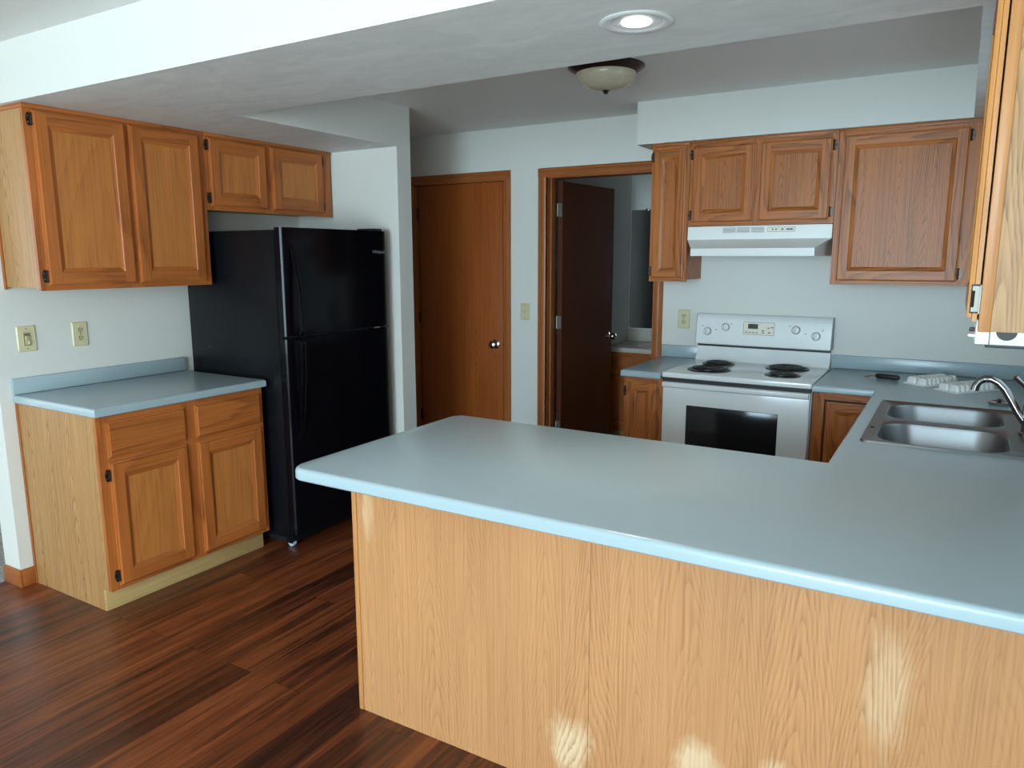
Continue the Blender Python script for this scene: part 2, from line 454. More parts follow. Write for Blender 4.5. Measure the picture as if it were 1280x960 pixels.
def countertop(name, poly, z0, z1, label, holes=(), r=0.013, parent=None):
    b = B(LAM)
    lv = [(0.004, z0), (0.0, z0 + 0.004)]
    for i in range(5):
        a = math.pi / 2 * i / 4; lv.append((r * (1 - math.cos(a)), z1 - r + r * math.sin(a)))
    R = [[V((x, y, z)) for x, y in inset(poly, d)] for d, z in lv]
    L = b.rings(R, LAM, False, False)
    def fill(loop, z, up):
        es = []
        n = len(loop)
        for i in range(n):
            e = b.bm.edges.get((loop[i], loop[(i + 1) % n])) or b.bm.edges.new((loop[i], loop[(i + 1) % n])); es.append(e)
        hl = []
        for h in holes:
            hv = [b.bm.verts.new((x, y, z)) for x, y in h]; hl.append(hv)
            for i in range(len(hv)): es.append(b.bm.edges.new((hv[i], hv[(i + 1) % len(hv)])))
        bmesh.ops.triangle_fill(b.bm, edges=es, use_beauty=True, use_dissolve=False)
        return hl
    ht = fill(L[-1], z1, True); hb = fill(L[0], z0, False)
    for t_, q in zip(ht, hb):
        for i in range(len(t_)): b.face((t_[i], t_[(i + 1) % len(t_)], q[(i + 1) % len(t_)], q[i]), LAM)
    return b


# ------------------------------------------------------------------ room shell
ZC, ZS = 2.396, 2.163
XR = 4.02
YB = -2.135; YF = -2.812
b = B(FLOOR); b.box(-0.14, 4.2, -4.7, 2.2, -0.06, 0.0); struct(b.build('floor'))
b = B(CARPET); b.box(-3.6, -0.14, -4.7, 2.2, -0.06, 0.004); b.box(-3.6, 4.2, -8.2, -4.7, -0.06, 0.004); struct(b.build('floor_carpet'))  # second slab: unseen carpet behind the camera, added to bounce light upward
b = B(WALL)   # back wall with two door openings
for (x0, x1, z0, z1) in ((-0.115, 0.145, 0, ZC), (0.929, 1.265, 0, ZC), (2.037, 4.14, 0, ZC), (0.145, 0.929, 2.06, ZC), (1.265, 2.037, 2.06, ZC)):
    b.box(x0, x1, 0.0, 0.115, z0, z1)
struct(b.build('wall_back'))
b = B(WALL); b.box(-0.14, 0.0, -2.857, 0.0, 0, ZC); struct(b.build('wall_left'))
b = B(WALL); b.box(0.0, 0.817, -1.0113, -0.8875, 0, ZC); struct(b.build('wall_fridge'))
b = B(WALL)   # right wall with the window opening over the sink
for (y0, y1, z0, z1) in ((-8.2, -1.92, 0, ZC), (-0.82, 2.2, 0, ZC), (-1.92, -0.82, 0, 1.08), (-1.92, -0.82, 2.08, ZC)):
    b.box(XR, XR + 0.12, y0, y1, z0, z1)
struct(b.build('wall_right'))
b = B(WALL)   # wall behind the camera with a wide patio opening
for (x0, x1, z0, z1) in ((-3.6, 2.1, 0, ZC), (3.9, 4.2, 0, ZC), (2.1, 3.9, 0, 0.25), (2.1, 3.9, 2.25, ZC)):
    b.box(x0, x1, -8.2, -8.08, z0, z1)
struct(b.build('wall_near'))
b = B(WALL)
for (y0, y1, z0, z1) in ((-8.2, -6.75, 0, ZC), (-3.65, 2.2, 0, ZC), (-6.75, -3.65, 0, 0.4), (-6.75, -3.65, 2.2, ZC)):
    b.box(-3.6, -3.48, y0, y1, z0, z1)
struct(b.build('wall_living'))
b = B(WALL); b.box(-3.5, -0.14, -0.05, 0.07, 0, ZC); struct(b.build('wall_living_back'))
b = B(CEIL); b.box(-3.6, 4.2, -8.2, 2.2, ZC, ZC + 0.08); struct(b.build('ceiling'))
b = B(WALL); b.box(-0.14, XR, YF, YB, ZS, ZC); under(b, BEAMM); struct(b.build('ceiling_beam'))
b = B(WALL); b.box(0.0, 0.817, YB, -1.0113, ZS, ZC); under(b, BEAMM); struct(b.build('soffit_left'))
b = B(WALL); b.box(3.666, XR, YB, -0.3365, ZS, ZC); under(b, BEAMM); struct(b.build('soffit_right'))
b = B(WALL); b.box(2.022, XR, -0.3365, 0.0, ZS, ZC); struct(b.build('soffit_back'))

# baseboards
b = B(CASH); b.box(0.0, 0.012, -2.857, -2.800, 0, 0.085, None, 0.003); struct(b.build('baseboard_left'))
b = B(CASH); b.box(-0.14, 0.012, -2.869, -2.857, 0, 0.085, None, 0.003); struct(b.build('baseboard_left_end'))
b = B(CASH); b.box(0.984, 1.196, -0.012, 0.0, 0, 0.085, None, 0.003); struct(b.build('baseboard_back'))
# window over the sink: frame, sash and panes, in the right wall
WIN = plain('window_vinyl', (0.8, 0.8, 0.78, 1), 0.4)
t = thing('window_1', (XR, -1.37, 1.08), None, None, kind='structure')
b = B(WIN)
for (y0, y1, z0, z1) in ((-1.92, -1.87, 1.08, 2.08), (-0.87, -0.82, 1.08, 2.08), (-1.87, -0.87, 1.08, 1.13), (-1.87, -0.87, 2.03, 2.08)):
    b.box(XR + 0.06, XR + 0.11, y0, y1, z0, z1, None, 0.004)
b.build('window_frame', t)
b = B(CAS)
for (y0, y1, z0, z1) in ((-1.98, -1.92, 1.02, 2.14), (-0.82, -0.76, 1.02, 2.14), (-1.92, -0.82, 1.02, 1.08), (-1.92, -0.82, 2.08, 2.14)):
    b.box(XR - 0.014, XR, y0, y1, z0, z1, None, 0.003)
b.build('window_casing', t)


# ------------------------------------------------------------------ doors
def casing(parent, x0, x1, top, inner0, inner1, itop, y=0.0):
    prof = [(0.0, 0.0), (0.010, 0.0), (0.016, 0.12), (0.016, 0.30), (0.012, 0.36), (0.014, 0.42), (0.014, 0.80), (0.009, 1.0), (0.0, 1.0)]
    for (a, c) in ((x0, inner0), (x1, inner1)):
        b = B(CAS); b.prism([(a + (c - a) * q, y - d) for d, q in prof], 'z', 0.0, itop); b.build('casing', parent)
    b = B(CASH); b.prism([(y - d, top + (itop - top) * q) for d, q in prof], 'x', x0, x1); b.build('head_casing', parent)


def knob(parent, c, n, name='door_knob'):
    b = B(NICK); c = V(c); n = V(n)
    b.lathe(c, n, [(0.033, 0), (0.033, 0.004), (0.026, 0.009), (0.013, 0.013), (0.011, 0.03), (0.016, 0.034), (0.026, 0.042), (0.029, 0.052), (0.026, 0.062), (0.014, 0.069), (0.0, 0.071)], NICK, 24)
    return b.build(name, parent)


t = thing('door_1', (0.537, 0.0, 0.0), 'closed oak slab door with knob, left of the pale light switch', None, kind='structure')
casing(t, 0.100, 0.979, 2.116, 0.150, 0.929, 2.056)
b = B(CAS)
b.box(0.145, 0.158, 0.0, 0.115, 0, 2.06); b.box(0.916, 0.929, 0.0, 0.115, 0, 2.06); b.box(0.158, 0.916, 0.0, 0.115, 2.05, 2.06)
b.box(0.158, 0.170, 0.052, 0.09, 0, 2.05, DARKIN); b.box(0.9035, 0.916, 0.049, 0.09, 0, 2.05, DARKIN)
b.build('jamb', t)
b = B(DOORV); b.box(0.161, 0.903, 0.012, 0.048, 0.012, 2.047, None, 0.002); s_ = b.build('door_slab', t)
knob(s_, (0.845, 0.012, 0.913), (0, -1, 0))
b = B(NICK); b.box(0.902, 0.9045, 0.013, 0.045, 0.885, 0.942); b.build('latch_plate', s_)
for hz in (1.845, 1.08, 0.33):
    b = B(BRZ); b.tube([(0.1595, 0.006, hz - 0.045), (0.1595, 0.006, hz + 0.045)], 0.0065, BRZ, 10); b.box(0.150, 0.170, 0.0085, 0.0125, hz - 0.044, hz + 0.044); b.build('hinge', t)

t = thing('door_2', (1.65, 0.0, 0.0), 'open oak slab door swung into the dim washroom', None, kind='structure')
casing(t, 1.1986, 2.0898, 2.113, 1.256, 2.034, 2.053)
b = B(CAS)
b.box(1.252, 1.268, 0.0, 0.115, 0, 2.06); b.box(2.022, 2.037, 0.0, 0.115, 0, 2.06); b.box(1.268, 2.022, 0.0, 0.115, 2.046, 2.06, CASH)
b.box(1.268, 1.279, 0.035, 0.075, 0, 2.046); b.box(2.011, 2.022, 0.035, 0.075, 0, 2.046)
b.build('jamb', t)
ang = math.radians(85.0)
hp = V((1.282, 0.120, 0.0)); du = V((math.cos(ang), math.sin(ang), 0)); dn = V((math.sin(ang), -math.cos(ang), 0))   # dn: face toward the kitchen
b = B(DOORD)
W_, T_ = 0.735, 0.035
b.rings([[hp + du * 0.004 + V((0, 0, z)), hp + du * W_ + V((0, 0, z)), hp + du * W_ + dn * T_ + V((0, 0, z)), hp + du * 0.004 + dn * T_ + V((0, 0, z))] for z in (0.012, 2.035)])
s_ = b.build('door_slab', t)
knob(s_, hp + du * (W_ - 0.065) + dn * T_ + V((0, 0, 0.93)), dn)
for hz in (1.845, 1.08, 0.33):
    b = B(PEW); c = hp + dn * 0.017
    b.box(c.x - 0.014, c.x + 0.014, c.y + 0.0005, c.y + 0.0045, hz - 0.045, hz + 0.045); b.tube([hp + V((-0.004, 0.002, hz - 0.045)), hp + V((-0.004, 0.002, hz + 0.045))], 0.006, PEW, 8); b.build('hinge', t)

b = B(WALL); b.box(-0.14, 1.07, 0.80, 0.90, 0, ZC); struct(b.build('wall_unseen_pantry_back'))  # unseen closet walls, added to stop light leaking under the pantry door
b = B(WALL); b.box(-0.14, -0.02, 0.115, 0.80, 0, ZC); struct(b.build('wall_unseen_pantry_left'))

# ------------------------------------------------------------------ washroom beyond the open door
b = B(WALL); b.box(1.07, 1.19, 0.115, 1.78, 0, ZC); struct(b.build('wall_washroom_left'))
b = B(WALL); b.box(1.07, 2.9, 1.66, 1.78, 0, ZC); struct(b.build('wall_washroom_back'))
b = B(WALL); b.box(2.78, 2.9, 0.115, 1.66, 0, ZC); struct(b.build('wall_washroom_right'))
t = thing('vanity_cabinet', (1.72, 1.15, 0.0), 'oak washroom vanity cabinet seen through the open doorway', 'cabinet')
b = B(OV); b.box(1.195, 2.25, 1.155, 1.655, 0.10, 0.76, VE); b.box(1.195, 2.25, 1.20, 1.655, 0, 0.10, TOE); b.box(1.195, 2.25, 1.148, 1.156, 0.10, 0.76, OV); b.build('body', t)
for x0, x1 in ((1.215, 1.435), (1.455, 1.83), (1.85, 2.23)):
    b = B(OV); front(b, (x0, 1.148, 0.59), (1, 0, 0), (0, -1, 0), x1 - x0, 0.15, 0.014, mv=OV, mh=OH, mp=OP, slab=True); b.build('drawer', t)
    b = B(OV); front(b, (x0, 1.148, 0.13), (1, 0, 0), (0, -1, 0), x1 - x0, 0.44, 0.014, 0.045, OV, OH, OPB); b.build('door', t)
t = thing('vanity_counter', (1.72, 1.4, 0.762), 'cream vanity top with basin under the washroom mirror', 'countertop')
b = B(CULT); b.box(1.192, 2.26, 1.12, 1.658, 0.762, 0.802, None, 0.006); b.build('slab', t)
b = B(CULT); b.box(1.192, 2.26, 1.637, 1.658, 0.802, 0.90, None, 0.004); b.build('backsplash', t)
b = B(CULT)
b.lathe((1.60, 1.37, 0.8025), (0, 0, 1), [(0.20, 0.0), (0.195, 0.006), (0.18, 0.008), (0.165, 0.004), (0.10, 0.002), (0.0, 0.0015)], CULT, 32)
b.build('basin_rim', t)
t = thing('washroom_mirror', (1.75, 1.655, 0.915), 'large frameless mirror on the washroom wall above the vanity', 'mirror')
b = B(MIRR); b.box(1.20, 2.25, 1.652, 1.658, 0.915, 1.925); b.build('glass', t)
for x in (1.34, 2.05):
    b = B(CHR); b.box(x - 0.012, x + 0.012, 1.646, 1.658, 1.918, 1.934, None, 0.003); b.build('clip', t)

# ------------------------------------------------------------------ left upper cabinets (face +x)
XU = 0.305
UX, NX = V((0, 1, 0)), V((1, 0, 0))


def upper_left(label, y0, y1, z0, doors, hinges, endpanel=False):
    z1 = ZS
    t = thing('wall_cabinet', (0, (y0 + y1) / 2, z0), label, 'cabinet')
    b = B(OV)
    b.box(0.0, XU - 0.019, y0 + 0.003, y1 - 0.003, z0 + 0.012, z1, VE)
    fw = 0.038
    for a, c in ((y0, doors[0][0] + 0.012), (doors[1][1] - 0.012, y1), ((doors[0][1] + doors[1][0]) / 2 - 0.03, (doors[0][1] + doors[1][0]) / 2 + 0.03)): b.box(XU - 0.019, XU, a, c, z0, z1 - 0.001, OV)
    b.box(XU - 0.0185, XU - 0.0005, y0 + fw, y1 - fw, z0, z0 + fw, OH); b.box(XU - 0.0185, XU - 0.0005, y0 + fw, y1 - fw, z1 - fw, z1 - 0.001, OH)
    if endpanel:
        b.box(0.0, 0.018, y0 - 0.004, y0 + 0.003, z0, z1 - 0.02, OV, 0.001)
    b.build('body', t)
    b = B(OH); b.box(0.0 if endpanel else XU, XU + 0.008, (y0 - 0.006) if endpanel else y0, y1, z1 - 0.018, z1 - 0.0005, OH, 0.002)
    b.build('top_trim', t)
    for (a, c), dz in zip(doors, (0, 0)):
        b = B(OV); front(b, (XU, a, z0 + 0.020), UX, NX, c - a, (z1 - 0.024) - (z0 + 0.020), 0.017, 0.056, OV, OH, OP); d = b.build('door', t)
        for (hy, sgn, own) in hinges:
            if own == a:
                for hz in (z0 + 0.062 + (0.0), z1 - 0.062): hinge(d, (XU, hy, hz), (0, sgn, 0), NX)
    return t


upper_left('tall oak wall cabinet above the left counter and its outlets', -2.783, -1.929, 1.392, [(-2.752, -2.352), (-2.331, -1.962)], [(-2.752, -1, -2.752)], True)
upper_left('short oak wall cabinet above the black refrigerator', -1.926, -1.030, 1.775, [(-1.903, -1.535), (-1.495, -1.103)], [(-1.903, -1, -1.903), (-1.103, 1, -1.495)])

# ------------------------------------------------------------------ left base cabinet and counter
XF = 0.634
t = thing('base_cabinet', (0.3, -2.36, 0), 'oak base cabinet with two drawers standing beside the refrigerator', 'cabinet')
b = B(VE)
b.box(0.001, XF - 0.019, -2.786, -1.932, 0.1003, 0.875, VE)
b.box(0.001, 0.582, -2.786, -1.932, 0.0, 0.1005, VE)
for a, c in ((-2.794, -2.754 + 0.012), (-2.394, -2.313), (-1.962, -1.928)): b.box(XF - 0.019, XF, a, c, 0.1003, 0.875, OV)
for a, c in ((-2.745, -2.39), (-2.315, -1.96)):
    for z0, z1 in ((0.1003, 0.135), (0.66, 0.70), (0.84, 0.875)): b.box(XF - 0.0185, XF - 0.0005, a, c, z0, z1, OH)
b.build('body', t)
b = B(VE); b.prism([(0.001, 0.0), (0.570, 0.0), (0.574, 0.092), (0.582, 0.1003), (XF - 0.0185, 0.1003), (XF - 0.0185, 0.875), (0.001, 0.875)], 'y', -2.794, -2.7865, VE); b.build('end_panel', t)
b = B(CAS); b.box(0.001, 0.018, -2.800, -2.794, 0, 0.875, None, 0.002); b.build('scribe_trim', t)
b = B(TOE); b.box(0.571, 0.585, -2.794, -1.932, 0, 0.1003, None, 0.001); b.build('toe_kick', t)
for a, c in ((-2.754, -2.382), (-2.325, -1.950)):
    b = B(OH); front(b, (XF, a, 0.692), UX, NX, c - a, 0.155, 0.016, mv=OV, mh=OH, mp=OH, slab=True); b.build('drawer', t)
    b = B(OV); front(b, (XF, a, 0.118), UX, NX, c - a, 0.552, 0.016, 0.056, OV, OH, OP); d = b.build('door', t)
    if a < -2.5:
        for hz in (0.165, 0.617): hinge(d, (XF, a, hz), (0, -1, 0), NX)

t = thing('countertop', (0.33, -2.36, 0.8765), 'pale blue laminate counter on the base cabinet beside the refrigerator', 'countertop')
countertop('x', [(0.0, -2.806), (0.658, -2.806), (0.658, -1.914), (0.0, -1.914)], 0.8765, 0.914, '').build('slab', t)
b = B(LAM); b.box(0.0, 0.020, -2.806, -1.914, 0.9145, 0.988, None, 0.004); b.build('backsplash', t)

# ------------------------------------------------------------------ wall plates
def plate(name, c, n, label, kind, w_=0.076, h=0.118):
    c, n = V(c), V(n); u = V((0, 0, 1)).cross(n); z = V((0, 0, 1))
    t = thing(name, c - z * h / 2, label, 'outlet' if kind == 'outlet' else 'switch')
    P = lambda a, q, d: c + u * a + z * q + n * d
    def rr(hw, hh, d, r=0.004): return [P(x, y, d) for x, y in rect_arc([(-hw, -hh, r), (hw, -hh, r), (hw, hh, r), (-hw, hh, r)], 3)]
    b = B(IVO); b.rings([rr(w_ / 2, h / 2, 0), rr(w_ / 2, h / 2, 0.002), rr(w_ / 2 - 0.004, h / 2 - 0.004, 0.006)]); b.build('cover_plate', t)
    def blk(b, x0, x1, z0, z1, d0, d1, m): b.rings([[P(x0, z0, d), P(x1, z0, d), P(x1, z1, d), P(x0, z1, d)] for d in (d0, d1)], m)
    if kind == 'outlet':
        for zc in (-0.0195, 0.0195):
            b = B(IVO2); b.rings([[P(0.017 * max(-0.86, min(0.86, math.cos(a))) , zc + 0.0145 * math.sin(a), d) for a in [2 * math.pi * i / 20 for i in range(20)]] for d in (0.006, 0.0075)])
            blk(b, -0.008, -0.0055, zc - 0.001, zc + 0.008, 0.0076, 0.0079, SLOT); blk(b, 0.0055, 0.008, zc, zc + 0.007, 0.0076, 0.0079, SLOT)
            b.lathe(P(0, zc - 0.0075, 0.0076), n, [(0.0026, 0), (0.0026, 0.0003)], SLOT, 10)
            b.build('socket', t)
        b = B(PEW); b.lathe(P(0, 0, 0.006), n, [(0.0035, 0), (0.003, 0.0012)], PEW, 10); b.build('screw', t)
    else:
        if kind == 'slide':
            b = B(IVO2); blk(b, -0.0165, 0.0165, -0.033, 0.033, 0.006, 0.0085, IVO2)
            blk(b, -0.0135, 0.0135, -0.030, 0.016, 0.0086, 0.0092, SLOT); blk(b, -0.0115, 0.0115, -0.028, 0.014, 0.0092, 0.0105, IVO2); blk(b, -0.0135, 0.0135, 0.019, 0.024, 0.0086, 0.009, SLOT)
            b.build('dimmer_body', t)
            b = B(IVO); blk(b, -0.0095, -0.002, -0.004, 0.012, 0.0105, 0.016, IVO); blk(b, 0.001, 0.0085, -0.024, -0.012, 0.0105, 0.016, IVO); b.build('slider', t)
        else:
            b = B(IVO2); blk(b, -0.006, 0.006, -0.0125, 0.0125, 0.006, 0.0075, IVO2); b.build('toggle_slot', t)
            b = B(IVO); b.rings([[P(-0.004, -0.004, 0.0075), P(0.004, -0.004, 0.0075), P(0.004, 0.006, 0.0075), P(-0.004, 0.006, 0.0075)], [P(-0.0035, 0.006, 0.018), P(0.0035, 0.006, 0.018), P(0.0035, 0.011, 0.017), P(-0.0035, 0.011, 0.017)]]); b.build('toggle', t)
        for q in (-0.045, 0.045):
            b = B(PEW); b.lathe(P(0, q, 0.006), n, [(0.003, 0), (0.0026, 0.0012)], PEW, 10); b.build('screw', t)


plate('dimmer_switch', (0.0, -2.7175, 1.164), (1, 0, 0), 'ivory slide dimmer switch on the left wall above the counter', 'slide', 0.083, 0.12)
plate('wall_outlet', (0.0, -2.472, 1.165), (1, 0, 0), 'ivory wall outlet above the left counter right of the dimmer switch', 'outlet')
plate('light_switch', (1.0935, 0.0, 1.157), (0, -1, 0), 'ivory toggle light switch on the wall between the two doors', 'toggle', 0.073)
plate('wall_outlet', (2.2285, 0.0, 1.152), (0, -1, 0), 'ivory wall outlet beside the stove control panel', 'outlet')

# ------------------------------------------------------------------ refrigerator
t = thing('refrigerator', (0.4, -1.487, 0), 'black top-freezer refrigerator standing between oak base cabinet and white wall', 'refrigerator')
b = B(BLKS); b.box(0.03, 0.732, -1.880, -1.095, 0.055, 1.668, BLKS, 0.004); b.box(0.06, 0.70, -1.86, -1.115, 0.02, 0.056, RUB); b.box(0.178, 0.192, -1.8805, -1.879, 1.050, 1.053, GREYP); b.build('body', t)


def fdoor(name, z0, z1):
    b = B(BLK); prof = [(0.738, -1.880), (0.775, -1.880), (0.783, -1.874)]
    n = 14
    for i in range(n + 1):
        y = -1.868 + (1.868 - 1.107) * i / n; prof.append((0.785 + 0.010 * (1 - (2 * i / n - 1) ** 2), y))
    prof += [(0.783, -1.101), (0.775, -1.095), (0.738, -1.095)]
    b.prism(prof, 'z', z0, z1, BLK)
    return b.build(name, t)


fz = fdoor('freezer_door', 1.137, 1.680); rf = fdoor('fresh_food_door', 0.085, 1.122)
b = B(RUB); b.box(0.731, 0.738, -1.872, -1.103, 0.09, 1.665); b.build('door_gasket', t)
b = B(BLKS); b.box(0.70, 0.738, -1.872, -1.103, 0.03, 0.083, None, 0.003); b.build('kick_grille', t)


def fhandle(parent, pts):
    b = B(BLK); P = [V((x, -1.815, z)) for x, z in pts]
    # smooth the polyline
    Q = []
    for i in range(len(P) - 1):
        p0, p1, p2, p3 = P[max(i - 1, 0)], P[i], P[i + 1], P[min(i + 2, len(P) - 1)]
        for k_ in range(6):
            s = k_ / 6; Q.append(0.5 * ((2 * p1) + (p2 - p0) * s + (2 * p0 - 5 * p1 + 4 * p2 - p3) * s * s + (-p0 + 3 * p1 - 3 * p2 + p3) * s ** 3))
    Q.append(P[-1])
    b.tube(Q, 0.008, BLK, 10, 2.0, up=(1, 0, 0)); return b.build('handle', parent)


fhandle(fz, [(0.785, 1.605), (0.795, 1.56), (0.812, 1.45), (0.826, 1.32), (0.834, 1.20), (0.834, 1.150), (0.790, 1.142)])
fhandle(rf, [(0.790, 1.117), (0.834, 1.109), (0.834, 1.05), (0.828, 0.92), (0.814, 0.78), (0.797, 0.66), (0.785, 0.61)])


def text(parent, s, loc, size, mat, rot, name='lettering', ext=0.0006):
    c = bpy.data.curves.new(name, 'FONT'); c.body = s; c.size = size; c.extrude = ext; c.align_x = 'CENTER'; c.align_y = 'CENTER'
    o = bpy.data.objects.new(name, c); COL.objects.link(o)
    dg = bpy.context.evaluated_depsgraph_get(); me = bpy.data.meshes.new_from_object(o.evaluated_get(dg)); bpy.data.objects.remove(o)
    me.materials.clear(); me.materials.append(mat)
    o = bpy.data.objects.new(name, me); COL.objects.link(o)
    L = V(parent['_loc']); o.parent = parent; o.location = V(loc) - L; o.rotation_euler = rot
    return o


text(fz, 'Whirlpool', (0.7895, -1.165, 1.562), 0.026, BADGE, (math.pi / 2, 0, math.pi / 2), 'badge')
b = B(RUB); b.box(0.66, 0.775, -1.20, -1.11, 1.669, 1.694, RUB, 0.006); b.build('hinge_cover', t)
b = B(CHR); b.box(0.735, 0.793, -1.225, -1.098, 1.124, 1.135, CHR, 0.002); b.lathe((0.775, -1.105, 1.118), (0, 0, 1), [(0.008, 0), (0.008, 0.022)], CHR, 10); b.build('middle_hinge', t)
for y in (-1.845, -1.13):
    b = B(BLUEP); b.lathe((0.712, y - 0.015, 0.0242), (0, 1, 0), [(0.016, 0), (0.024, 0.003), (0.024, 0.021), (0.016, 0.024)], BLUEP, 20)
    b.lathe((0.712, y - 0.017, 0.0242), (0, 1, 0), [(0.006, 0), (0.006, 0.026)], CHR, 10)
    b.box(0.69, 0.736, y - 0.020, y - 0.017, 0.022, 0.056, CHR, 0.001); b.build('roller', t)

# ------------------------------------------------------------------ main counter, peninsula, sink run
XC, YP0, YP1 = 3.3748, -2.990, -2.108
t = thing('countertop', (3.2, -1.8, 0.8765), 'pale blue laminate peninsula and sink counter wrapping round to the stove', 'countertop')
poly = rect_arc([(1.990, YP0, 0.055), (XR, YP0, 0), (XR, -0.001, 0), (3.098, -0.001, 0), (3.098, -0.655, 0), (XC, -0.655, 0), (XC, YP1, 0), (1.990, YP1, 0.055)], 8)
hole = rect_arc([(3.445, -1.77, 0.03), (3.965, -1.77, 0.03), (3.965, -0.97, 0.03), (3.445, -0.97, 0.03)], 4)
countertop('x', poly, 0.8765, 0.914, '', [hole], r=0.014).build('slab', t)
b = B(LAM); b.box(3.098, XR - 0.0205, -0.020, 0.0, 0.9145, 0.988, None, 0.004); b.build('backsplash', t)
b = B(LAM); b.box(XR - 0.020, XR, -2.60, 0.0, 0.9145, 0.988, None, 0.004); b.build('side_splash', t)

t = thing('peninsula_cabinet', (3.0, -2.45, 0), 'peninsula cabinet with worn pale oak back panels facing the dining side', 'cabinet')
b = B(VE); b.box(2.032, XR - 0.0015, -2.752, -2.150, 0.10, 0.8755, VE); b.box(2.032, XR - 0.0015, -2.752, -2.215, 0, 0.10, TOE); b.build('body', t)
b = B(VEP); b.box(2.046, 2.8855, -2.758, -2.752, 0.0, 0.8755, VEP); b.build('back_panel', t)
b = B(VEP); b.box(2.8867, XR - 0.0015, -2.758, -2.752, 0.0, 0.8755, VEP); b.build('back_panel', t)
b = B(OVN); b.box(2.026, 2.045, -2.762, -2.738, 0.0, 0.8755, OVN, 0.003); b.build('corner_trim', t)
for x0 in (2.06, 2.50, 2.94):
    b = B(OV); front(b, (x0 + 0.41, -2.150, 0.692), (-1, 0, 0), (0, 1, 0), 0.41, 0.155, 0.016, mv=OV, mh=OH, mp=OH, slab=True); b.build('drawer', t)
    b = B(OV); front(b, (x0 + 0.41, -2.150, 0.118), (-1, 0, 0), (0, 1, 0), 0.41, 0.552, 0.016, 0.056, OV, OH, OP); b.build('door', t)

t = thing('sink_cabinet', (3.7, -1.4, 0), 'oak base cabinet under the steel sink along the right wall', 'cabinet')
b = B(VE)
b.box(3.41, XR - 0.0015, -2.149, -2.131, 0.10, 0.8755); b.box(3.41, XR - 0.0015, -0.668, -0.650, 0.10, 0.8755); b.box(3.41, XR - 0.0015, -2.131, -0.668, 0.10, 0.118); b.box(3.47, XR - 0.0015, -2.149, -0.650, 0, 0.10, TOE)
b.box(3.40, 3.418, -2.149, -0.650, 0.66, 0.8755, OH); b.box(3.40, 3.418, -2.149, -0.650, 0.10, 0.14, OH)
for y in (-2.149, -1.66, -1.19, -0.70): b.box(3.3995, 3.4185, y, y + 0.05, 0.10, 0.8755, OV)
b.build('body', t)
for y0 in (-2.11, -1.625, -1.155):
    b = B(OV); front(b, (3.3995, y0 + 0.44, 0.118), (0, -1, 0), (-1, 0, 0), 0.44, 0.552, 0.016, 0.056, OV, OH, OP); b.build('door', t)
    b = B(OV); front(b, (3.3995, y0 + 0.44, 0.692), (0, -1, 0), (-1, 0, 0), 0.44, 0.155, 0.016, mv=OV, mh=OH, mp=OH, slab=True); b.build('drawer', t)

# corner base cabinet right of the stove, small base cabinet left of it
UB, NB = V((1, 0, 0)), V((0, -1, 0))
t = thing('base_cabinet', (3.4, -0.3, 0), 'oak corner base cabinet just right of the stove', 'cabinet')
b = B(VE); b.box(3.100, XR - 0.0015, -0.600, -0.001, 0.10, 0.8755, VE); b.box(3.100, XR - 0.0015, -0.545, -0.001, 0, 0.10, TOE)
b.box(3.100, 3.152, -0.620, -0.600, 0.10, 0.8755, OVB); b.box(3.372, 3.40, -0.620, -0.600, 0.10, 0.8755, OVB); b.box(3.152, 3.372, -0.6195, -0.600, 0.838, 0.8755, OHB); b.box(3.152, 3.372, -0.6195, -0.600, 0.10, 0.14, OHB)
b.box(3.152, 3.372, -0.601, -0.5995, 0.14, 0.838, DARKIN); b.build('body', t)
b = B(OVB); front(b, (3.160, -0.600, 0.145), UB, NB, 0.206, 0.680, 0.016, 0.042, OVB, OHB, OPB); b.build('door', t)

t = thing('base_cabinet', (2.21, -0.3, 0), 'narrow oak base cabinet between the doorway and the stove', 'cabinet')
b = B(VE); b.box(2.108, 2.326, -0.617, -0.001, 0.10, 0.8755, VE); b.box(2.108, 2.326, -0.56, -0.001, 0, 0.10, TOE)
for x0, x1 in ((2.105, 2.125), (2.302, 2.327)): b.box(x0, x1, -0.636, -0.617, 0.10, 0.8755, OVB)
b.box(2.125, 2.302, -0.6355, -0.617, 0.845, 0.8755, OHB); b.box(2.125, 2.302, -0.6355, -0.617, 0.10, 0.13, OHB); b.build('body', t)
b = B(OVB); front(b, (2.118, -0.636, 0.115), UB, NB, 0.188, 0.738, 0.016, 0.050, OVB, OHB, OPB); d = b.build('door', t)
for hz in (0.17, 0.79): hinge(d, (2.118, -0.636, hz), (-1, 0, 0), NB)
t = thing('countertop', (2.21, -0.33, 0.8765), 'short pale blue counter left of the stove beside the doorway', 'countertop')
countertop('x', [(2.095, -0.672), (2.3265, -0.672), (2.3265, -0.001), (2.095, -0.001)], 0.8765, 0.914, '').build('slab', t)
b = B(LAM); b.box(2.095, 2.3265, -0.020, 0.0, 0.9145, 0.988, None, 0.004); b.build('backsplash', t)

